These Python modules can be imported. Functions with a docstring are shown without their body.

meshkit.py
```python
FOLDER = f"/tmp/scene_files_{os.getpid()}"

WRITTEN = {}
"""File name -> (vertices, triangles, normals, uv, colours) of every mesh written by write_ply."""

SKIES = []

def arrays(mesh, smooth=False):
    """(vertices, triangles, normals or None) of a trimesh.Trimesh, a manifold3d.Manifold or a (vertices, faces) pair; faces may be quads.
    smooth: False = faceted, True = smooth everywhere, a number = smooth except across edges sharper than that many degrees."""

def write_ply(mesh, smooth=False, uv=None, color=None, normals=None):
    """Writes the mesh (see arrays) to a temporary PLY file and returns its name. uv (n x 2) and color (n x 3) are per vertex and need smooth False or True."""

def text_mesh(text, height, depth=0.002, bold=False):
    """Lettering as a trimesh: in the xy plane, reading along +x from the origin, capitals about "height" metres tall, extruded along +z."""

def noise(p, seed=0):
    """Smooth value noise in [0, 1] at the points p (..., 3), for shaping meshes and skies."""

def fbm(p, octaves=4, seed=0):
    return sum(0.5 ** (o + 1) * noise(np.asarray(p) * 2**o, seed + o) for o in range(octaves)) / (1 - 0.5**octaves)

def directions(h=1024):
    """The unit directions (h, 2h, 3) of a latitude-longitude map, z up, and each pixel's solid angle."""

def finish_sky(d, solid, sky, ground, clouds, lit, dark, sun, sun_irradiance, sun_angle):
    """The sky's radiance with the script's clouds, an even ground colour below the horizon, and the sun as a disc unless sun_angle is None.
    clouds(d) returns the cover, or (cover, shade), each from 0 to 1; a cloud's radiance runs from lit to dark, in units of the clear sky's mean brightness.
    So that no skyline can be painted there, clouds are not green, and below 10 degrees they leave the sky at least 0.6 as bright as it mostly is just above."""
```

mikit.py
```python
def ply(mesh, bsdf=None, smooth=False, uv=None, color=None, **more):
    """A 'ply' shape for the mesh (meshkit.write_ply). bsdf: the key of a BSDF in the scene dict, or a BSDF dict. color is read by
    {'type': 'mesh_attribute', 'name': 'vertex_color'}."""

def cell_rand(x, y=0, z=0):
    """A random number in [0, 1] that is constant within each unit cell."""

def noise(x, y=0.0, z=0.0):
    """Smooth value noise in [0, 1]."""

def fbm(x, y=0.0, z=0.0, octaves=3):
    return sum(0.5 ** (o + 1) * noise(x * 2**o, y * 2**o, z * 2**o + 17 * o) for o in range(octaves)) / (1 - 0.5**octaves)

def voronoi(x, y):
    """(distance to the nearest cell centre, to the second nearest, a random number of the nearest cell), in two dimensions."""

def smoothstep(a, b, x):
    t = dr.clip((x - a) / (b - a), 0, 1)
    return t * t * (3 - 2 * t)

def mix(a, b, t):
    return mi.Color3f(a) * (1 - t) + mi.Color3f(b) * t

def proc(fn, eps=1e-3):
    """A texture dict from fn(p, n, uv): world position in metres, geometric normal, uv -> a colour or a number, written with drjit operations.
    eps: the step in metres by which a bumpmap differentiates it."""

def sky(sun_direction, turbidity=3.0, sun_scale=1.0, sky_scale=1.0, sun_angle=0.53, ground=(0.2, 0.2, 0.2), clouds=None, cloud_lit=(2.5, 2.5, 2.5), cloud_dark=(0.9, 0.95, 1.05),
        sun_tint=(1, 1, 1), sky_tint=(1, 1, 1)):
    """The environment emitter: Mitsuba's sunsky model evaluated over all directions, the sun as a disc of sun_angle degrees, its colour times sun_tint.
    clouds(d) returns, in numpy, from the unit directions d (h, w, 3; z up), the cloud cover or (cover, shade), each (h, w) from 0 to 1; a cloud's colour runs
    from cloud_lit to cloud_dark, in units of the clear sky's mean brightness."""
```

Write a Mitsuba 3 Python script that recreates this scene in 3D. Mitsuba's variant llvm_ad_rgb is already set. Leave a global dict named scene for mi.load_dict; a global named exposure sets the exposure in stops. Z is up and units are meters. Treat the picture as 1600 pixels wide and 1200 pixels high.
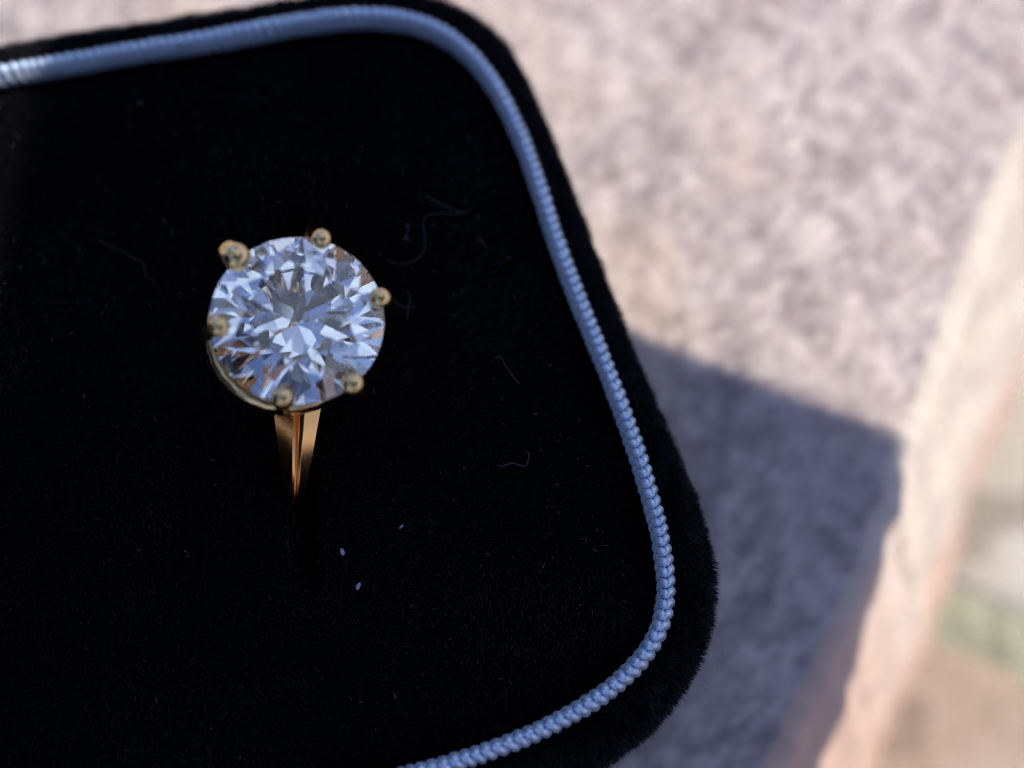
import math
import numpy as np
import trimesh
import manifold3d as m3
import drjit as dr
import mitsuba as mi
import mikit
import meshkit
from scipy.interpolate import splprep, splev
from scipy.spatial import HalfspaceIntersection, ConvexHull
import shapely

# ------------------------------------------------------------------ camera, light, exposure
# All shapes below are written in millimetres, with z = 0 at the velvet pad; MM turns them into
# metres and lifts them so that the brick pavement lies at z = 0.
LIFT = 49.0
T = mi.ScalarTransform4f
CAM = np.array([9.926, -22.046, 65.761])          # mm
TILT = math.radians(18.0)
FWD = np.array([0, math.sin(TILT), -math.cos(TILT)])
UP = np.array([0, math.cos(TILT), math.sin(TILT)])


def MM(p):
    return (np.asarray(p, float) + [0, 0, LIFT]) * 0.001


scene, labels = {}, {}
scene['camera'] = {
    'type': 'thinlens', 'fov': 2 * math.degrees(math.atan(800 / 2100)), 'fov_axis': 'x',
    'to_world': T().look_at(origin=MM(CAM).tolist(), target=MM(CAM + FWD * 60).tolist(), up=UP.tolist()),
    'aperture_radius': 0.0016, 'focus_distance': 0.0658, 'near_clip': 0.004, 'far_clip': 60.0}

SUN_EL, SUN_AZ = math.radians(48), math.radians(17)
SUN = np.array([math.cos(SUN_EL) * math.cos(SUN_AZ), math.cos(SUN_EL) * math.sin(SUN_AZ), math.sin(SUN_EL)])


def clouds(d):
    q = np.stack([d[..., 0], d[..., 1], d[..., 2] * 1.6], -1)
    c = meshkit.fbm(q * 2.6 + [3.1, 7.7, 1.3], 5, 19)
    cover = np.clip((c - 0.53) / 0.10, 0, 1)
    return cover, np.clip((meshkit.fbm(q * 4.0 + 5, 4, 18) - 0.40) * 1.1, 0, 1)


scene['sky'] = mikit.sky(SUN.tolist(), turbidity=3, sun_tint=(0.95, 1.03, 1.10), sky_tint=(0.98, 0.87, 1.02), clouds=clouds, cloud_lit=(1.7, 2.15, 2.9), cloud_dark=(0.75, 0.9, 1.2))
exposure = 2.2

rng = np.random.default_rng(7)

# ------------------------------------------------------------------ helpers


def put(key, mesh, bsdf, smooth=False, **more):
    if hasattr(mesh, 'to_mesh'):
        mm = mesh.to_mesh()
        v, f = np.array(mm.vert_properties[:, :3]), np.array(mm.tri_verts)
    elif isinstance(mesh, tuple):
        v, f = mesh
        f = np.asarray(f)
        if f.shape[1] == 4:
            f = np.vstack([f[:, [0, 1, 2]], f[:, [0, 2, 3]]])
    else:
        v, f = np.array(mesh.vertices), np.array(mesh.faces)
    scene[key] = mikit.ply(trimesh.Trimesh(MM(v), f, process=False), bsdf, smooth=smooth, **more)


def grid_faces(nu, nv, wrap_v=False):
    """quads of a (nu, nv) grid of vertices; wrap_v closes the second direction"""
    i, j = np.meshgrid(np.arange(nu - 1), np.arange(nv if wrap_v else nv - 1), indexing='ij')
    i, j = i.ravel(), j.ravel()
    k = (j + 1) % nv
    return np.stack([i * nv + j, i * nv + k, (i + 1) * nv + k, (i + 1) * nv + j], 1)


def tube(path, radius, sides=6):
    path = np.asarray(path, float)
    radius = np.broadcast_to(radius, len(path))
    t = np.gradient(path, axis=0)
    t /= np.linalg.norm(t, axis=1, keepdims=True) + 1e-12
    a = np.cross(t, [0.13, 0.21, 0.97])
    a /= np.linalg.norm(a, axis=1, keepdims=True) + 1e-12
    b = np.cross(t, a)
    th = np.arange(sides) / sides * 2 * np.pi
    v = path[:, None] + radius[:, None, None] * (np.cos(th)[None, :, None] * a[:, None] + np.sin(th)[None, :, None] * b[:, None])
    return v.reshape(-1, 3), grid_faces(len(path), sides, True)


def hull_chain(pts, radii, n=20):
    """spheres at the points, joined by hulls into one solid"""
    balls = [m3.Manifold.sphere(r, n).translate(list(map(float, p))) for p, r in zip(pts, radii)]
    if len(balls) == 1:
        return balls[0]
    out = m3.Manifold()
    for a, b in zip(balls[:-1], balls[1:]):
        out = out + m3.Manifold.batch_hull([a, b])
    return out


def soften(man, length=0.12, iters=6):
    mm = man.refine_to_length(length).to_mesh()
    t = trimesh.Trimesh(mm.vert_properties[:, :3], mm.tri_verts)
    trimesh.smoothing.filter_taubin(t, iterations=iters)
    return t


# ------------------------------------------------------------------ materials


def rgb(*c):
    return {'type': 'rgb', 'value': list(c)}


nz, fb = mikit.noise, mikit.fbm


def stone_color(p, n, uv):
    q = p * 1000.0
    u, w = q.x * 0.75 + q.y * 0.66, q.y * 0.75 - q.x * 0.66            # the bedding of the stone runs slantwise
    a = fb(u * 0.20, w * 0.42, q.z * 0.4, 5)
    b = fb(u * 0.95 + 9, w * 2.0, q.z * 1.5 + 4, 4)
    c = nz(q.x * 0.16 + 40, q.y * 0.16 + 3, q.z * 0.16)
    col = mikit.mix((0.255, 0.215, 0.235), (0.455, 0.41, 0.43), mikit.smoothstep(0.26, 0.72, a * 0.28 + b * 0.72))
    col = mikit.mix(col, (0.47, 0.39, 0.355), 0.5 * mikit.smoothstep(0.5, 0.75, c))
    pit = mikit.smoothstep(0.66, 0.80, nz(u * 0.9 + 70, w * 1.5, q.z * 0.8 + 11))
    col = mikit.mix(col, (0.20, 0.16, 0.18), 0.42 * pit)
    return mikit.mix(col, (0.56, 0.50, 0.48), 0.3 * mikit.smoothstep(0.74, 0.84, nz(u * 1.3 + 20, w * 1.7 + 8, q.z)))


def side_color(p, n, uv):
    q = p * 1000.0
    a = fb(q.x * 0.12, q.y * 0.12, q.z * 0.12, 4)
    b = fb(q.x * 0.9, q.y * 0.9, q.z * 0.9 + 4, 3)
    col = mikit.mix((0.44, 0.39, 0.365), (0.51, 0.47, 0.455), a * 0.6 + b * 0.4)
    along = (q.x - 34.0) * 0.425 + q.y * 0.905
    col = mikit.mix(col, (0.46, 0.32, 0.275), 0.8 * mikit.smoothstep(0.0, 1.0, (-along + 1.0) / 18.0 + 0.9 * (b - 0.5)))     # redder stone towards this end
    low = mikit.smoothstep(13.0, 3.0, q.z + 6 * (a - 0.5))        # terracotta dust gathered at the foot
    return mikit.mix(col, (0.46, 0.31, 0.26), low * 0.85)


scene['mat_stone'] = {'type': 'diffuse', 'reflectance': mikit.proc(stone_color)}
scene['mat_side'] = {'type': 'diffuse', 'reflectance': mikit.proc(side_color)}


def brick_mat(c0, c1, seed):
    def f(p, n, uv):
        q = p * 1000.0
        a = fb(q.x * 0.10 + seed, q.y * 0.10, q.z * 0.1, 4)
        b = nz(q.x * 0.9, q.y * 0.9 + seed, q.z)
        col = mikit.mix(c0, c1, mikit.smoothstep(0.25, 0.75, 0.7 * a + 0.3 * b))
        col = mikit.mix(col, (0.28, 0.225, 0.16), 0.25 * mikit.smoothstep(0.52, 0.70, nz(q.x * 0.16 + seed, q.y * 0.16 + 6, q.z * 0.1)))
        return mikit.mix(col, (0.11, 0.09, 0.08), 0.5 * mikit.smoothstep(0.66, 0.80, nz(q.x * 0.3 + 50, q.y * 0.3 + seed, q.z * 0.2)))
    return {'type': 'diffuse', 'reflectance': mikit.proc(f)}


scene['mat_brick_grey'] = brick_mat((0.35, 0.345, 0.345), (0.42, 0.41, 0.41), 3.0)
scene['mat_brick_tan'] = brick_mat((0.275, 0.215, 0.18), (0.345, 0.28, 0.255), 31.0)
scene['mat_brick_red'] = brick_mat((0.25, 0.16, 0.12), (0.34, 0.23, 0.19), 57.0)
scene['mat_moss'] = {'type': 'diffuse', 'reflectance': mikit.proc(
    lambda p, n, uv: mikit.mix((0.225, 0.23, 0.185), (0.29, 0.305, 0.25), nz(p.x * 900, p.y * 900, p.z * 900)))}
scene['mat_soil'] = {'type': 'diffuse', 'reflectance': mikit.proc(
    lambda p, n, uv: mikit.mix((0.10, 0.08, 0.06), (0.20, 0.165, 0.13), fb(p.x * 90, p.y * 90, p.z * 90, 4)))}

scene['mat_velvet'] = {'type': 'twosided', 'bsdf': {'type': 'diffuse', 'reflectance': rgb(0.0018, 0.0017, 0.0022)}}
scene['mat_pile'] = {'type': 'twosided', 'bsdf': {'type': 'principled', 'base_color': rgb(0.014, 0.014, 0.019), 'roughness': 0.6, 'specular': 0.05}}
scene['mat_cord'] = {'type': 'principled', 'base_color': rgb(0.55, 0.68, 0.90), 'roughness': 0.32, 'metallic': 0.55, 'specular': 0.9}
scene['mat_gold'] = {'type': 'principled', 'base_color': rgb(1.0, 0.48, 0.16), 'metallic': 1.0, 'roughness': 0.19}
scene['mat_prong'] = {'type': 'principled', 'base_color': rgb(0.74, 0.53, 0.25), 'metallic': 1.0, 'roughness': 0.2, 'clearcoat': 0.35, 'clearcoat_gloss': 0.9}
scene['mat_diamond'] = {'type': 'dielectric', 'int_ior': 2.16, 'ext_ior': 1.0}
scene['mat_lint'] = {'type': 'twosided', 'bsdf': {'type': 'diffuse', 'reflectance': rgb(0.085, 0.09, 0.115)}}
scene['mat_dust'] = {'type': 'twosided', 'bsdf': {'type': 'diffuse', 'reflectance': rgb(0.25, 0.28, 0.42)}}


def wood_color(p, n, uv):
    q = p * 1000.0
    g = fb(q.x * 0.5, q.y * 0.02, q.z * 0.5, 4)
    return mikit.mix((0.20, 0.12, 0.07), (0.38, 0.26, 0.17), g)


scene['mat_wood'] = {'type': 'principled', 'base_color': mikit.proc(wood_color), 'roughness': 0.6, 'specular': 0.3}

# ------------------------------------------------------------------ the setting: stone slab, pavement
# edge of the slab: through E0 along EV, outward normal EN (millimetres)
E0 = np.array([35.1, 0.2])
EV = np.array([0.425, 0.905])
EV /= np.linalg.norm(EV)
EN = np.array([EV[1], -EV[0]])
SLAB, PAVE = -14.0, -49.0


def steps(lo, a, b, hi, fine, coarse):
    return np.unique(np.r_[np.linspace(lo, a, max(2, int((a - lo) / coarse))), np.arange(a, b, fine), np.linspace(b, hi, max(2, int((hi - b) / coarse)))])


vs = steps(-420, -48, 62, 420, 0.42, 22)
us = np.r_[steps(-420, -72, -1.5, -1.5, 0.42, 22)]
U, V = np.meshgrid(us, vs, indexing='ij')


def edge_wobble(v):
    q = np.stack([v * 0.12, v * 0, v * 0], -1)
    r = np.stack([v * 0.7, v * 0 + 3, v * 0], -1)
    return 1.6 * (meshkit.fbm(q, 3, 5) - 0.5) + 0.5 * (meshkit.fbm(r, 2, 6) - 0.5)


def slab_height(u, v):
    q = np.stack([u, v, u * 0], -1)
    h = 0.6 * (meshkit.fbm(q * 0.22, 3, 1) - 0.5) + 0.75 * (meshkit.fbm(q * 0.62, 3, 2) - 0.5) + 0.3 * (meshkit.fbm(q * 1.6, 2, 3) - 0.5)
    return np.minimum(h, 0.32) - 0.12


Wb = edge_wobble(V)
fade = np.clip((U + 14) / 12.5, 0, 1)
top = np.stack([E0[0] + EN[0] * (U + Wb * fade) + EV[0] * V, E0[1] + EN[1] * (U + Wb * fade) + EV[1] * V, SLAB + slab_height(U, V)], -1)
# the side: rounded edge, then a battered face down to the pavement
s = np.linspace(0, 1, 90)
pu = np.r_[-1.5 + 1.9 * np.sin(s[:18] / s[17] * np.pi / 2 * 0.86), np.linspace(0.62, 12.4, 72)]
pz = np.r_[-1.5 * (1 - np.cos(s[:18] / s[17] * np.pi / 2 * 0.86)), np.linspace(-1.75, -36.0, 72)]
PU, PV = np.meshgrid(pu, vs, indexing='ij')
PZ = np.repeat(pz[:, None], len(vs), 1)
q = np.stack([PU * 1.0, PV, PZ], -1)
depth = np.clip(-PZ / 3.0, 0, 1)
rough = 3.2 * (meshkit.fbm(q * 0.09, 3, 11) - 0.5) + 0.7 * (meshkit.fbm(q * 0.35, 3, 12) - 0.5)
PU2 = PU + rough * depth + edge_wobble(PV)
PZ2 = SLAB + PZ + slab_height(np.full_like(PV, -1.5), PV) * (1 - depth)
side = np.stack([E0[0] + EN[0] * PU2 + EV[0] * PV, E0[1] + EN[1] * PU2 + EV[1] * PV, PZ2], -1)


def upward(v, f, want):
    t = trimesh.Trimesh(v, f, process=False)
    return t if (t.face_normals @ np.asarray(want)).mean() > 0 else trimesh.Trimesh(v, f[:, ::-1], process=False)


def quads(f):
    return np.vstack([f[:, [0, 1, 2]], f[:, [0, 2, 3]]])


put('stone_slab', upward(top.reshape(-1, 3), quads(grid_faces(*U.shape)), [0, 0, 1]), 'mat_stone', smooth=True)
labels['stone_slab'] = {'label': 'rough pinkish grey stone slab that the black ring box lies on', 'category': 'stone slab', 'kind': 'structure'}
put('stone_slab__side_face', upward(side.reshape(-1, 3), quads(grid_faces(*PU.shape)), [EN[0], EN[1], 0.3]), 'mat_side', smooth=True)
labels['stone_slab__side_face'] = {'label': 'pale sunlit broken side of the slab'}

# the pavement of bricks below, one header course after another, mossy joints
x0, y0 = np.meshgrid([-700, 700], [-700, 700], indexing='ij')
put('ground', (np.stack([x0, y0, x0 * 0 + PAVE - 7.0], -1).reshape(-1, 3) * [4, 4, 1], np.array([[0, 2, 3, 1]])), 'mat_soil')
labels['ground'] = {'label': 'bare soil below the brick pavement', 'category': 'ground', 'kind': 'structure'}


def brick(u0, u1, v0, v1, seed):
    b = trimesh.creation.box([u1 - u0, v1 - v0, 40.0])
    m = m3.Manifold.batch_hull([m3.Manifold.sphere(1.6, 16).translate([x, y, z]) for x in (u0 + 1.6, u1 - 1.6) for y in (v0 + 1.6, v1 - 1.6) for z in (-38.4, -1.6)])
    mm = m.refine_to_length(6.0).to_mesh()
    v, f = np.array(mm.vert_properties[:, :3]), np.array(mm.tri_verts)
    v = v + (meshkit.fbm(v * 0.12 + seed * 13.7, 3, 4)[:, None] - 0.5) * np.array([0.9, 0.9, 1.1])
    w = np.stack([E0[0] + EN[0] * v[:, 0] + EV[0] * v[:, 1], E0[1] + EN[1] * v[:, 0] + EV[1] * v[:, 1], v[:, 2] + PAVE], 1)
    return trimesh.Trimesh(w, f, process=False)


n = 0
JOINT = 0.3                                   # where the mossy joint meets the slab's foot (along the edge)
for row in range(4):
    for k in range(-3, 3):
        v0 = JOINT + 2.4 + k * 103.0 + (0 if row % 2 == 0 else 51.0)
        u0 = 9.0 + row * 214.0
        key = 'brick_pavement__brick' + (f'_{n:03d}' if n else '')
        mat = 'mat_brick_grey' if (row, k) == (0, 0) else 'mat_brick_tan' if (row, k) == (0, -1) else ('mat_brick_red', 'mat_brick_tan', 'mat_brick_grey')[int(rng.integers(3))]
        put(key, brick(u0, u0 + 209.0, v0, v0 + 98.2, n), mat, smooth=40)
        n += 1
labels['brick_pavement'] = {'label': 'worn tan brick pavement with a mossy joint below the slab', 'category': 'pavement', 'kind': 'structure'}
gu, gv = np.meshgrid(np.linspace(9.0, 216, 420), JOINT + np.linspace(-2.7, 2.7, 9), indexing='ij')
gz = PAVE - 0.7 + 1.6 * (meshkit.fbm(np.stack([gu, gv, gu * 0], -1) * 0.6, 3, 9) - 0.3) - 0.06 * (gv - JOINT) ** 2
put('brick_pavement__moss', upward(np.stack([E0[0] + EN[0] * gu + EV[0] * gv, E0[1] + EN[1] * gu + EV[1] * gv, gz], -1).reshape(-1, 3), quads(grid_faces(*gu.shape)), [0, 0, 1]), 'mat_moss', smooth=True)
labels['brick_pavement__moss'] = {'label': 'green moss in the joint between two bricks', 'kind': 'stuff'}

# ------------------------------------------------------------------ the ring box
# top outline of the box, measured along the silver cord and along the outer shoulder (mm); half of it is in
# view, the box is the same turned by half a turn about its middle
CORD = np.array([[-30.23, 17.89], [-26.5, 18.26], [-22.9, 18.99], [-19.2, 19.34], [-15.5, 20.1], [-11.7, 20.55], [-9.44, 20.8], [-7.92, 20.9], [-6.04, 20.6], [-4.2, 19.5], [-2.46, 17.1], [-1.5, 15.4]])


def unproject(px, z):
    """the point at height z that the photograph shows at this pixel (used for measuring)"""
    px = np.atleast_2d(np.asarray(px, float))
    d = FWD + ((px[:, :1] - 800) / 2100) * np.array([1.0, 0, 0]) + ((600 - px[:, 1:2]) / 2100) * UP
    return CAM + d * ((z - CAM[2]) / d[:, 2:3])


cord_px = [(0, 117), (100, 102), (200, 82), (300, 68), (400, 51), (500, 36), (560, 30), (600, 28), (650, 34), (700, 56), (750, 107), (777, 146), (798, 188), (823, 240), (874, 380), (929, 530), (951, 600),
           (988, 700), (1025, 800), (1041, 900), (1040, 930), (1031, 980), (1007, 1030), (985, 1058), (950, 1082), (900, 1107), (850, 1133), (750, 1175), (650, 1212)]
outer_px = [(0, 73), (100, 58), (200, 45), (300, 30), (400, 13), (500, 0), (600, -8), (683, 2), (712, 10), (746, 27), (770, 45), (787, 60), (800, 83), (812, 108), (827, 146), (850, 194), (912, 372), (950, 456), (981, 515),
            (1012, 590), (1033, 660), (1065, 750), (1100, 832), (1115, 875), (1120, 932), (1095, 1040), (1050, 1110), (990, 1165), (935, 1195), (850, 1228)]
Pc = unproject(cord_px, 0.1)[:, :2]
MID = (Pc[0] + Pc[-1]) / 2
Po = unproject(outer_px, -1.0)[:, :2]


def closed(P, smooth, n, drop_last):
    Q = np.vstack([P, (2 * MID - P)[1:-1] if drop_last else (2 * MID - P)])
    Q = np.vstack([Q, Q[:1]])
    tck, _ = splprep(Q.T, s=smooth, per=True)
    c = np.array(splev(np.linspace(0, 1, 6000), tck)).T
    L = np.r_[0, np.cumsum(np.linalg.norm(np.diff(c, axis=0), axis=1))]
    t = np.linspace(0, L[-1], n, endpoint=False)
    return np.stack([np.interp(t, L, c[:, k]) for k in (0, 1)], 1), L[-1]


N = 720
Cc, cord_len = closed(Pc, 1.0, N, True)
Oc, _ = closed(Po, 1.6, 3000, False)
if shapely.Polygon(Cc).exterior.is_ccw is False:
    Cc = Cc[::-1]
Cp = shapely.Polygon(Cc)
tan = np.roll(Cc, -1, 0) - np.roll(Cc, 1, 0)
tan /= np.linalg.norm(tan, axis=1, keepdims=True)
nor = np.stack([tan[:, 1], -tan[:, 0]], 1)           # outward
Opoly = shapely.Polygon(Oc).exterior
gap = np.array([min((shapely.LineString([c, c + 7 * m]).intersection(Opoly).distance(shapely.Point(c)) or 2.4), 4.5) for c, m in zip(Cc, nor)])
gap = np.convolve(np.r_[gap[-12:], gap, gap[:12]], np.hanning(27)[1:-1] / np.hanning(27)[1:-1].sum(), 'same')[12:-12]


def ring_at(frac, z):
    return np.c_[Cc + nor * (gap * frac)[:, None] if np.isscalar(frac) else Cc + nor * frac[:, None], np.full(N, z)]


profile = [(0.0, -0.9), (0.06, -0.15), (0.18, 0.25), (0.38, 0.32), (0.58, 0.12), (0.78, -0.22), (0.92, -0.62), (1.0, -1.1), (1.0, -2.0), (0.97, -3.5), (0.86, -7.0), (0.70, -10.5), (0.45, -13.0), (0.1, -13.75)]
rows = [ring_at(a, z) for a, z in profile]
rows.append(np.c_[MID + (Cc - MID) * 0.02, np.full(N, -13.75)])
body = np.array(rows)
body[..., 2] += 0.10 * (meshkit.fbm(body * 0.9, 2, 21) - 0.5) * (body[..., 2] > -3)
put('ring_box__body', upward(body.reshape(-1, 3), quads(grid_faces(len(rows), N, True)), [0, 0, -0.01]), 'mat_velvet', smooth=True)
labels['ring_box'] = {'label': 'black velvet ring box with silvery blue cord around its pad, on the stone slab', 'category': 'ring box'}

# pad: padded sheet inside the cord, with a slot that takes the ring
RING_FOOT = np.array([-0.9, 1.2])
SLOT_DIR = np.array([0.06, -1.0])
SLOT_DIR /= np.linalg.norm(SLOT_DIR)


def pad_height(xy):
    d = np.array(Cp.exterior.distance(shapely.points(xy)))
    edge = np.clip(d / 3.2, 0, 1)
    z = -1.25 + 1.35 * edge * (2 - edge)
    rel = xy - RING_FOOT
    along, across = rel @ SLOT_DIR, rel @ np.array([SLOT_DIR[1], -SLOT_DIR[0]])
    # the roll of the pad bulges behind the ring and closes over the rear of its band
    z = z + 3.1 * np.exp(-((along + 8.6) / 3.0) ** 2 - (across / 5.5) ** 2)
    reach = np.clip((13 - np.abs(along)) / 2.5, 0, 1)
    z = z - 1.6 * np.exp(-(across / 0.55) ** 2) * reach * np.clip((along + 6.5) / 1.5, 0, 1)
    # soft fold left of the slot
    c2 = (xy[:, 0] + 7.7 - 0.21 * (10.6 - xy[:, 1]))
    z = z + 0.45 * np.exp(-((c2 + 0.5) / 0.7) ** 2) * np.clip((xy[:, 1] - 3) / 4, 0, 1) - 0.3 * np.exp(-((c2 - 0.6) / 0.7) ** 2) * np.clip((xy[:, 1] - 3) / 4, 0, 1)
    return z + 0.35 * (meshkit.fbm(np.c_[xy * 0.16, xy[:, :1] * 0], 2, 31) - 0.5)


fr = np.r_[0.004, np.linspace(0.02, 1, 150)]
pxy = (MID + (Cc[None, ::2] - MID) * fr[:, None, None]).reshape(-1, 2)
pad = np.c_[pxy, pad_height(pxy)]
put('ring_box__pad', upward(pad, quads(grid_faces(len(fr), N // 2, True)), [0, 0, 1]), 'mat_velvet', smooth=True)

# cord: a core wound with thread, flattened between pad and shoulder
PITCH, SIDES = 0.52, 64
NL = int(round(cord_len / PITCH))
NS = NL * 14
Lc = np.linspace(0, N, NS, endpoint=False)
cx = np.stack([np.interp(Lc, np.arange(N + 1), np.r_[Cc[:, k], Cc[:1, k]]) for k in (0, 1)], 1)
cn = np.stack([np.interp(Lc, np.arange(N + 1), np.r_[nor[:, k], nor[:1, k]]) for k in (0, 1)], 1)
th = np.arange(SIDES) / SIDES * 2 * np.pi
ss = np.arange(NS) / NS * NL
jog = 1.1 * (meshkit.fbm(np.stack([cx[:, 0] * 0.35, cx[:, 1] * 0.35, ss * 0], -1), 2, 43) - 0.5)
zig = np.abs(((th / (2 * np.pi) * 3 + 0.25) % 1.0) * 2 - 1)          # the plaits of the braid meet in a herringbone
phase = (ss + jog)[:, None] + 0.34 * zig[None] + th[None] / (2 * np.pi)
lobe = np.abs(np.sin(np.pi * phase)) ** 0.75
thread = np.abs(np.sin(np.pi * (phase * 4 + 2.0 * zig[None])))
groove = 1 - np.clip(np.minimum(zig, 1 - zig) * 7, 0, 1)
wob = meshkit.fbm(np.stack([np.repeat((ss * 0.7)[:, None], SIDES, 1), np.repeat(th[None] * 0.9, NS, 0), np.zeros((NS, SIDES))], -1), 2, 41) - 0.5
amp = 1 - 0.33 * (1 - lobe) - 0.05 * (1 - thread) - 0.07 * groove + 0.13 * wob
zc = 0.10 + 0.26 * (meshkit.fbm(np.c_[cx * 0.14, cx[:, :1] * 0], 2, 42) - 0.5)
v = np.stack([cx[:, None, 0] + cn[:, None, 0] * 0.49 * amp * np.cos(th), cx[:, None, 1] + cn[:, None, 1] * 0.49 * amp * np.cos(th), zc[:, None] + 1.0 * amp * np.sin(th)], -1)
v = np.vstack([v, v[:1]])
cm = trimesh.Trimesh(v.reshape(-1, 3), quads(grid_faces(NS + 1, SIDES, True)), process=False)
ctr = np.repeat(np.c_[np.vstack([cx, cx[:1]]), np.r_[zc, zc[:1]]], SIDES, 0)
if np.einsum('ij,ij->i', cm.vertex_normals, cm.vertices - ctr).sum() < 0:
    cm.invert()
put('ring_box__cord', cm, 'mat_cord', smooth=True)
labels['ring_box__cord'] = {'label': 'silvery blue wound cord between pad and rim'}


# lid: standing open on its hinge at the left side of the box
Orp = 2 * MID - unproject([(912, 372), (1065, 750)], -1.0)[:, :2]
HD = (Orp[0] - Orp[1]) / np.linalg.norm(Orp[0] - Orp[1])
HP = np.r_[(Orp[0] + Orp[1]) / 2 + np.array([-0.3, 0.0]), 0.6]
ca_, sa_ = math.cos(math.radians(108)), math.sin(math.radians(108))
HA = np.array([HD[0], HD[1], 0.0])


def opened(p):
    r = p - HP
    k_ = r @ HA
    return HP + r * ca_ + np.cross(HA, r) * sa_ + HA * (k_ * (1 - ca_))[..., None]


lid_prof = [(0.0, 3.6), (0.05, 2.0), (0.2, 1.5), (0.6, 1.45), (0.92, 1.8), (1.0, 2.6), (1.0, 6.0), (0.95, 10.0), (0.75, 12.6), (0.2, 14.4), (-1.2, 15.2)]
lrows = [ring_at(a, z) for a, z in lid_prof] + [np.c_[MID + (Cc - MID) * 0.5, np.full(N, 15.9)], np.c_[MID + (Cc - MID) * 0.02, np.full(N, 16.0)]]
lid = opened(np.array(lrows).reshape(-1, 3))
if lid[:, 2].max() < 20:
    raise RuntimeError('the lid opens the wrong way')
put('ring_box__lid', trimesh.Trimesh(lid, quads(grid_faces(len(lrows), N, True)), process=False), 'mat_velvet', smooth=True)
lin_rows = []
for q_ in np.linspace(1, 0.02, 40):
    xy = MID + (Cc - MID) * q_
    zz = 3.4 + 6.5 * (1 - q_ ** 2) ** 0.6 + 0.7 * (meshkit.fbm(np.c_[xy * 0.15, xy[:, :1] * 0], 2, 77) - 0.5)
    lin_rows.append(np.c_[xy, zz])
put('ring_box__lid__lining', trimesh.Trimesh(opened(np.array(lin_rows).reshape(-1, 3)), quads(grid_faces(40, N, True)), process=False), 'mat_velvet', smooth=True)


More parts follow.
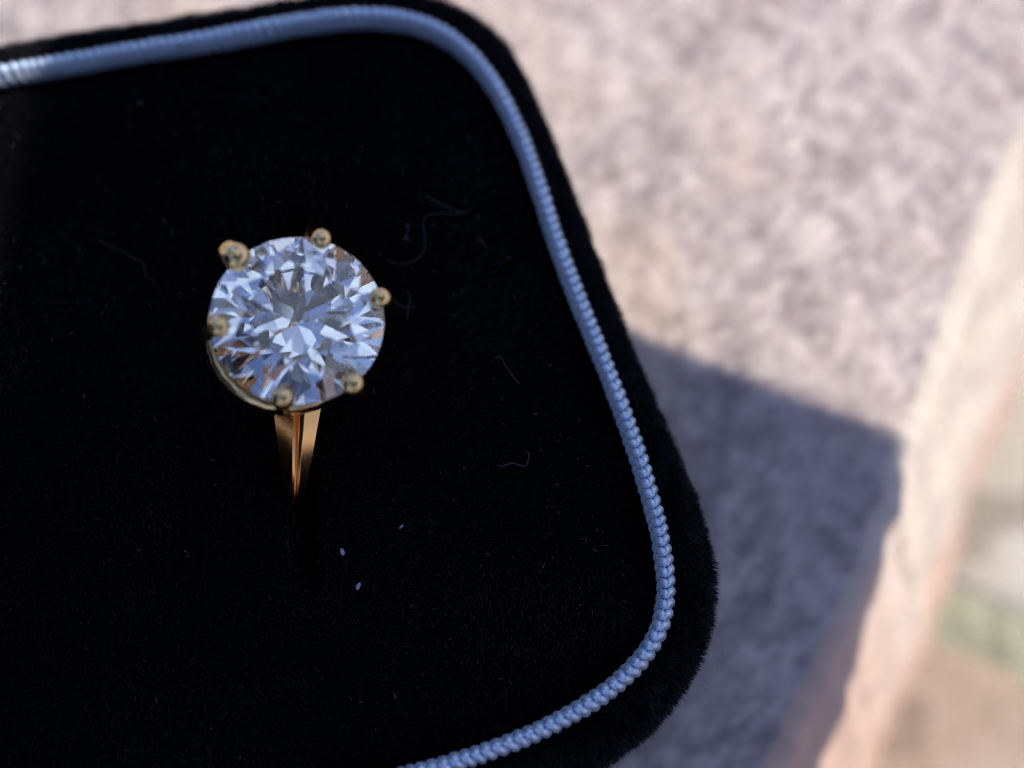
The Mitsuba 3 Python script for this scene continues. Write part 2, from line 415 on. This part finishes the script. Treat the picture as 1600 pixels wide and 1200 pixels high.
# velvet pile: short hairs on the shoulder and on the pad
def hairs(base, direction, length, width):
    side_ = np.cross(direction, rng.normal(size=direction.shape))
    side_ /= np.linalg.norm(side_, axis=1, keepdims=True) + 1e-9
    a, b, c = base - side_ * width[:, None] / 2, base + side_ * width[:, None] / 2, base + direction * length[:, None]
    k = len(base)
    return np.stack([a, b, c], 1).reshape(-1, 3), np.arange(3 * k).reshape(-1, 3)


K = 90000
prof = np.array(profile[1:11])
ii = rng.random(K) * N
pp = rng.random(K) ** 0.8 * (len(prof) - 1.001)
pa, pb = np.interp(pp, np.arange(len(prof)), prof[:, 0]), np.interp(pp, np.arange(len(prof)), prof[:, 1])
i0 = ii.astype(int) % N
f_ = (ii % 1)[:, None]
i1 = (i0 + 1) % N
bc, bn, bg = Cc[i0] * (1 - f_) + Cc[i1] * f_, nor[i0] * (1 - f_) + nor[i1] * f_, gap[i0] * (1 - f_[:, 0]) + gap[i1] * f_[:, 0]
base = np.c_[bc + bn * (bg * pa)[:, None], pb - 0.03]
dslope = np.gradient(prof[:, 1]) / (np.gradient(prof[:, 0]) * 2.4 + 1e-6)
out = np.clip(pa, 0.0, 1) ** 1.5
clump = meshkit.noise(np.c_[base * 1.1], 51)[:, None]
clump2 = np.stack([meshkit.noise(base * 1.5 + o, 52) - 0.5 for o in (0, 31, 77)], 1)
dirv = np.c_[bn * out[:, None], 1.05 - out] + clump2 * 1.3 + rng.normal(size=(K, 3)) * 0.18
dirv /= np.linalg.norm(dirv, axis=1, keepdims=True)
tuft = np.clip((clump[:, 0] - 0.45) * 3, 0, 1)
m1 = hairs(base, dirv, 0.24 + 0.16 * tuft + 0.10 * rng.random(K), np.full(K, 0.055))
KT = 150
ti = rng.random(KT) * N
tb = np.repeat(ti, 70) + rng.normal(size=KT * 70) * 0.9
t0_ = (tb.astype(int)) % N
tbase = np.c_[Cc[t0_] + nor[t0_] * (gap[t0_] * (0.94 + 0.07 * rng.random(KT * 70)))[:, None], -1.1 - 0.7 * rng.random(KT * 70)]
tdir = np.c_[nor[t0_], np.full(KT * 70, 0.15)] + np.repeat(rng.normal(size=(KT, 3)) * 0.45, 70, 0) + rng.normal(size=(KT * 70, 3)) * 0.22
tdir /= np.linalg.norm(tdir, axis=1, keepdims=True)
m3_ = hairs(tbase, tdir, np.repeat(0.25 + 0.38 * rng.random(KT) ** 3, 70) * (0.7 + 0.3 * rng.random(KT * 70)), np.full(KT * 70, 0.06))
m1 = (np.vstack([m1[0], m3_[0]]), np.vstack([m1[1], m3_[1] + len(m1[0])]))
K2 = 70000
bx0, by0, bx1, by1 = Cp.bounds
cand = np.c_[rng.uniform(bx0, bx1, K2 * 2), rng.uniform(by0, by1, K2 * 2)]
cand = cand[shapely.contains_xy(Cp.buffer(-0.8), cand[:, 0], cand[:, 1])][:K2]
lean = np.stack([meshkit.noise(np.c_[cand * 0.25, cand[:, :1] * 0] + o, 61) - 0.5 for o in (0, 40)], 1) * 1.6 + [0.35, -0.25]
d2 = np.c_[lean, np.full(len(cand), 0.9)] + rng.normal(size=(len(cand), 3)) * 0.25
d2 /= np.linalg.norm(d2, axis=1, keepdims=True)
m2 = hairs(np.c_[cand, pad_height(cand) - 0.03], d2, 0.28 + 0.18 * rng.random(len(cand)), np.full(len(cand), 0.05))
put('ring_box__pile', (np.vstack([m1[0], m2[0]]), np.vstack([m1[1], m2[1] + len(m1[0])])), 'mat_pile')
labels['ring_box__pile'] = {'label': 'short black velvet pile', 'kind': 'stuff'}

# ------------------------------------------------------------------ the ring
STONE = np.array([0.0, 0.0, 7.5])
AX = np.array([0.12, -0.10, 1.0])
AX /= np.linalg.norm(AX)
BY = np.array([0.01, 1.0, 0.0])                   # along the band, away from the viewer
BY -= AX * (BY @ AX)
BY /= np.linalg.norm(BY)
LX = np.cross(BY, AX)                              # to the right


def ringframe(p):
    p = np.asarray(p, float)
    return STONE + p[..., :1] * LX + p[..., 1:2] * BY + p[..., 2:3] * AX


# stone: round brilliant from its facet planes
R, tab = 4.0, 0.57
rt = R * tab
ca, pa_ = math.radians(34.0), math.radians(40.9)
zg = 0.10
zt = zg + (R - rt) * math.tan(ca)
planes = [(0, 0, 1, -zt)]


def cone(az, apo, z0, ang, sgn):
    """plane that falls away from (radius apo, height z0) with the slope ang"""
    t_ = math.tan(ang)
    nx, ny, nz_ = math.cos(az) * t_, math.sin(az) * t_, sgn
    L_ = math.sqrt(nx * nx + ny * ny + 1)
    return nx / L_, ny / L_, nz_ / L_, -(apo * t_ + z0 * sgn) / L_


jit = np.random.default_rng(3)
for k in range(8):
    az = -math.pi / 2 + k * math.pi / 4 + jit.normal() * 0.006
    planes.append(cone(az, R, zg, ca + jit.normal() * 0.004, 1))
    planes.append(cone(az, R, -zg, pa_ + jit.normal() * 0.004, -1))
    planes.append(cone(az + math.pi / 8, rt * math.cos(math.pi / 8), zt, math.radians(21.0), 1))
for k in range(16):
    az = -math.pi / 2 + (k + 0.5) * math.pi / 8
    planes.append(cone(az, R * math.cos(math.pi / 16), zg, math.radians(40.5) + jit.normal() * 0.004, 1))
    planes.append(cone(az, R * math.cos(math.pi / 16), -zg, math.radians(42.2) + jit.normal() * 0.004, -1))
for k in range(64):
    az = (k + 0.5) * math.pi / 32
    planes.append((math.cos(az), math.sin(az), 0, -R * math.cos(math.pi / 64)))
hs = HalfspaceIntersection(np.array(planes), np.zeros(3))
hull = ConvexHull(np.unique(hs.intersections.round(5), axis=0))
gem = trimesh.Trimesh(hull.points, hull.simplices, process=True)
gem = trimesh.convex.convex_hull(gem)
put('ring__stone', trimesh.Trimesh(ringframe(np.array(gem.vertices)), gem.faces, process=False), 'mat_diamond')
labels['ring'] = {'label': 'gold solitaire ring with one large round clear stone, standing in the black velvet pad', 'category': 'ring'}
labels['ring__stone'] = {'label': 'large round brilliant cut clear stone'}

# band: ridged shank
RB, LB = 9.95, 13.5                                # outer radius; from the stone's girdle to the band's centre
tt = np.linspace(0, 2 * np.pi, 241)[:-1]
near = np.abs((tt + np.pi) % (2 * np.pi) - np.pi)   # angle from the head
wid = np.interp(near, [0, 0.30, 0.48, 0.66, 0.86, 1.1, np.pi], [2.8, 2.4, 1.95, 1.5, 0.95, 1.1, 1.6])
thk = 1.15 + 0.35 * np.exp(-(near / 0.5) ** 2)
prof_b = np.array([(-0.5, 0.0), (-0.53, 0.34), (-0.08, 1.0), (0.00, 0.96), (0.06, 0.84), (0.14, 0.92), (0.18, 0.94), (0.50, 0.66), (0.53, 0.36), (0.5, 0.0), (0.2, -0.08), (-0.2, -0.08)])
bv = []
for a, w_, h_ in zip(tt, wid, thk):
    r_ = RB - h_ + prof_b[:, 1] * h_
    bv.append(np.stack([prof_b[:, 0] * w_, -r_ * np.sin(a), -LB + r_ * np.cos(a)], 1))
bv = np.array(bv)
bv += 0.02 * (meshkit.fbm(bv * 1.7, 2, 71)[..., None] - 0.5)
bv = np.concatenate([bv, bv[:1]])
band = trimesh.Trimesh(ringframe(bv.reshape(-1, 3)), quads(grid_faces(241, len(prof_b), True)), process=False)
c_in = ringframe(np.array([0, 0, -LB]))
if np.einsum('ij,ij->i', band.face_normals, band.triangles_center - c_in).sum() < 0:
    band.invert()
put('ring__band', band, 'mat_gold', smooth=30)

# head: collar, gallery wire and six prongs
collar = m3.Manifold()
for k in range(28):
    a0, a1 = k / 28 * 2 * np.pi, (k + 1) / 28 * 2 * np.pi
    collar = collar + m3.Manifold.batch_hull([m3.Manifold.sphere(0.34, 12).translate([3.5 * math.cos(a) - 0.52, 3.5 * math.sin(a) - 0.27, z_]) for a in (a0, a1) for z_ in (-1.6, -2.3)])
cup = m3.Manifold.cylinder(1.3, 1.0, 1.75, 40).translate([0, 0, -3.9]) - m3.Manifold.cylinder(1.31, 0.6, 1.4, 40).translate([0, 0, -3.8])
t_ = soften(collar + cup, 0.22, 4)
put('ring__collar', trimesh.Trimesh(ringframe(np.array(t_.vertices)), t_.faces), 'mat_prong', smooth=True)
prong_px = [((362, 395), 0.68), ((503, 370), 0.47), ((597, 465), 0.50), ((553, 602), 0.53), ((441, 624), 0.50), ((339, 511), 0.52)]
for k, (px, rad) in enumerate(prong_px):
    d = FWD + ((px[0] - 800) / 2100) * np.array([1.0, 0, 0]) + ((600 - px[1]) / 2100) * UP
    lift = 0.62
    p = CAM + d * (((STONE + AX * lift - CAM) @ AX) / (d @ AX))
    rel = p - STONE
    tip = np.array([rel @ LX, rel @ BY, rel @ AX])
    az = math.atan2(tip[1], tip[0])
    rho = math.hypot(tip[0], tip[1])
    e = np.array([math.cos(az), math.sin(az), 0])
    pts = [e * 1.25 + [0, 0, -3.4], e * 2.75 + [0, 0, -1.8], e * max(rho, 4.06) + [0, 0, -0.30], e * (rho + 0.04) + [0, 0, lift - 0.15], e * (rho - 0.10) + [0, 0, lift]]
    rr_ = [0.46, 0.42, (0.5, 0.36, 0.36, 0.36, 0.36, 0.36)[k], rad * 0.88, rad]
    if k == 0:
        pts[-1] = e * (rho - 0.30) + [0, 0, lift + 0.05]
    t_ = soften(hull_chain(pts, rr_, 40), 0.09, 8)
    put('ring__prong' + (f'_{k:03d}' if k else ''), trimesh.Trimesh(ringframe(np.array(t_.vertices)), t_.faces), 'mat_prong', smooth=True)
labels['ring__prong'] = {'label': 'largest prong, at the upper left of the stone'}

# ------------------------------------------------------------------ lint and dust on the pad


def on_pad(px, lift=0.45):
    p = unproject(px, 0.3)
    z = pad_height(p[:, :2]) + lift
    p = np.array([unproject(a, b)[0] for a, b in zip(np.atleast_2d(px), z)])
    return p


def curve(px, n=40, lift=0.45):
    px = np.array(px, float)
    if len(px) > 2:
        tck, _ = splprep(px.T, s=0, k=min(3, len(px) - 1))
        px = np.array(splev(np.linspace(0, 1, n), tck)).T
    return on_pad(px, lift)


LINT = [
    ([(662, 303), (684, 317), (706, 326), (728, 331), (733, 326)], 0.020, 'faint curved grey hair right of the stone, topmost of the lint near the cord'),
    ([(724, 333), (700, 334), (676, 335), (664, 341), (662, 355), (664, 375), (660, 395), (645, 408), (625, 412), (600, 404)], 0.018, 'long looping grey hair on the velvet above and right of the stone'),
    ([(636, 348), (638, 358), (634, 370), (629, 377)], 0.028, 'short bluish curved fibre between the stone and the looping hair'),
    ([(744, 369), (752, 376), (761, 387)], 0.022, 'tiny straight fibre between the looping hair and the right cord'),
    ([(637, 453), (640, 463), (641, 472), (637, 481), (637, 492), (635, 500)], 0.018, 'thin wavy upright hair just right of the right-hand prong'),
    ([(618, 466), (620, 474), (628, 479), (640, 480), (648, 477)], 0.014, 'faint curled fibre crossing the wavy hair beside the right-hand prong'),
    ([(772, 559), (780, 558), (786, 564), (792, 575), (800, 585), (806, 593), (814, 600)], 0.020, 'slanting pale hair halfway between the ring and the right cord'),
    ([(777, 725), (781, 729), (790, 727), (799, 724), (810, 726), (822, 727), (825, 720), (826, 708), (820, 706)], 0.024, 'pale kinked thread on the velvet below and right of the ring'),
    ([(156, 375), (175, 386), (195, 395), (208, 403), (224, 412), (226, 422), (240, 436)], 0.016, 'faint wavy hair on the velvet left of the stone'),
]
for k, (px, r_, lab) in enumerate(LINT):
    key = 'lint_fibre' + (f'_{k:03d}' if k else '')
    P = curve(px)
    P[:, 2] += 0.05 * np.sin(np.linspace(0, 7, len(P)))
    put(key, tube(P, 0.62 * r_ * np.interp(np.linspace(0, 1, len(P)), [0, 0.1, 0.9, 1], [0.4, 1, 1, 0.4]), 5), 'mat_lint', smooth=True)
    labels[key] = {'label': lab, 'category': 'lint', 'group': 'lint on the velvet pad'}
SPECK = [((535, 862), 0.20, 0.36, 62, 'bluish speck of dust below the ring, upper of the two largest'), ((560, 916), 0.19, 0.38, 115, 'bluish speck of dust below the ring, lower of the two largest'),
         ((627, 823), 0.09, 0.24, 140, 'small bright speck of dust right of the tip of the band'), ((219, 161), 0.10, 0.26, 40, 'dim speck of dust near the top cord'),
         ((1, 1060), 0.12, 0.3, 20, '')]
n = 0
for px, a, b, ang, lab in SPECK[:4]:
    c = on_pad([px], 0.42)[0]
    t_ = trimesh.creation.icosphere(subdivisions=2, radius=1.0)
    w_ = np.array(t_.vertices)
    w_ *= (1 + 0.7 * (meshkit.noise(w_ * 1.6 + 5 * n, 81) - 0.5))[:, None]
    w_ = w_ * [b * 0.5, a * 0.5, 0.08]
    A = math.radians(-ang)
    w_ = w_ @ np.array([[math.cos(A), math.sin(A), 0], [-math.sin(A), math.cos(A), 0], [0, 0, 1]])
    key = 'dust_speck' + (f'_{n:03d}' if n else '')
    put(key, trimesh.Trimesh(w_ + c, t_.faces), 'mat_dust' if n < 3 else 'mat_lint', smooth=True)
    labels[key] = {'label': lab, 'category': 'dust speck', 'group': 'specks of dust on the pad'}
    n += 1
K3 = 620
cand = np.c_[rng.uniform(bx0, bx1, 4000), rng.uniform(by0, by1, 4000)]
cand = cand[shapely.contains_xy(Cp.buffer(-2.0), cand[:, 0], cand[:, 1])]
dens = meshkit.fbm(np.c_[cand * 0.15, cand[:, :1] * 0], 2, 91)
cand = cand[rng.random(len(cand)) < np.clip((dens - 0.35) * 2.2, 0.05, 1)][:K3]
base = np.c_[cand, pad_height(cand) + 0.34]
dd = rng.normal(size=(len(cand), 3)) * [1, 1, 0.25] + [0.8, -0.3, 0]
dd /= np.linalg.norm(dd, axis=1, keepdims=True)
vv, ff = hairs(base, dd, 0.06 + 0.30 * rng.random(len(cand)) ** 2.5, 0.025 + 0.03 * rng.random(len(cand)))
put('fine_dust', (vv, ff), 'mat_lint')
labels['fine_dust'] = {'label': 'fine dust and fluff scattered over the black velvet pad', 'category': 'dust', 'kind': 'stuff'}

# ------------------------------------------------------------------ the wooden chair beside the slab, whose armrest shades the box
ARM_Z, ARM_T = 82.0, 14.0


def cast(p):
    p = np.asarray(p, float)
    return (p + SUN * ((ARM_Z - p[2]) / SUN[2]))[:2]


cA, cB = cast(unproject((985, 506), SLAB)[0]), cast(unproject((1412, 686), SLAB)[0])
pL = unproject((62, 100), 0.9)[0]
cL = (pL + SUN * ((ARM_Z + ARM_T - pL[2]) / SUN[2]))[:2]
edge = (cB - cA) / np.linalg.norm(cB - cA)
back = np.array([-0.06, -1.0])
w_arm = abs((cL - cB) @ np.array([back[1], -back[0]]))
left = cB - edge * (w_arm / abs(edge @ np.array([back[1], -back[0]])))
arm_poly = shapely.Polygon([cB, left, left + back * 470, cB + back * 470 + [12.0, 0], cB + np.array([12.0, -72.0])]).buffer(-1.5).buffer(1.5)
arm = trimesh.creation.extrude_polygon(arm_poly, ARM_T, engine='earcut')
put('wooden_chair__armrest', trimesh.Trimesh(np.array(arm.vertices) + [0, 0, ARM_Z], arm.faces), 'mat_wood')
mid_arm = (cB + left) / 2


def post(c, hx, hy, z0, z1):
    b = trimesh.creation.box([hx, hy, z1 - z0])
    return trimesh.Trimesh(np.array(b.vertices) + [c[0], c[1], (z0 + z1) / 2], b.faces)


for k, dist in enumerate((300, 450)):
    put('wooden_chair__leg' + (f'_{k:03d}' if k else ''), post(mid_arm + back * dist, 44, 30, PAVE + 0.3, ARM_Z - 0.3), 'mat_wood')
put('wooden_chair__rail', post(mid_arm + back * 375, 24, 120, PAVE + 40, PAVE + 70), 'mat_wood')
labels['wooden_chair'] = {'label': 'low wooden garden chair whose armrest shades the ring box, beside the slab', 'category': 'chair'}

# ------------------------------------------------------------------ the compact camera of the photographer, held above the ring, behind the point of view
RIGHT = np.array([1.0, 0, 0])


def cam_frame(p):
    p = np.asarray(p, float)
    return CAM + p[..., :1] * RIGHT + p[..., 1:2] * UP + p[..., 2:3] * FWD


def cam_part(key, man, mat):
    mm = man.to_mesh()
    put(key, trimesh.Trimesh(cam_frame(np.array(mm.vert_properties[:, :3], float)), mm.tri_verts[:, ::-1], process=False), mat, smooth=35)


def rounded(x0, x1, y0, y1, z0, z1, r):
    return m3.Manifold.batch_hull([m3.Manifold.sphere(r, 20).translate([x, y, z]) for x in (x0 + r, x1 - r) for y in (y0 + r, y1 - r) for z in (z0 + r, z1 - r)])


scene['mat_black_plastic'] = {'type': 'principled', 'base_color': rgb(0.018, 0.018, 0.02), 'roughness': 0.42, 'specular': 0.4}
scene['mat_lens'] = {'type': 'principled', 'base_color': rgb(0.01, 0.01, 0.016), 'roughness': 0.08, 'specular': 0.6}
cam_part('compact_camera__body', rounded(-30, 52, -28, 22, -48, -27, 5), 'mat_black_plastic')
cam_part('compact_camera__lens_barrel', m3.Manifold.cylinder(8.0, 20.0, 18.5, 64).translate([0, 0, -27.2]) - m3.Manifold.cylinder(6, 14, 14, 64).translate([0, 0, -22.0]), 'mat_black_plastic')
cam_part('compact_camera__lens', m3.Manifold.sphere(30, 64).translate([0, 0, -52.5]) ^ m3.Manifold.cylinder(8, 13.8, 13.8, 64).translate([0, 0, -24.6]), 'mat_lens')
labels['compact_camera'] = {'label': 'small black compact camera held above the ring, lens facing down', 'category': 'camera'}
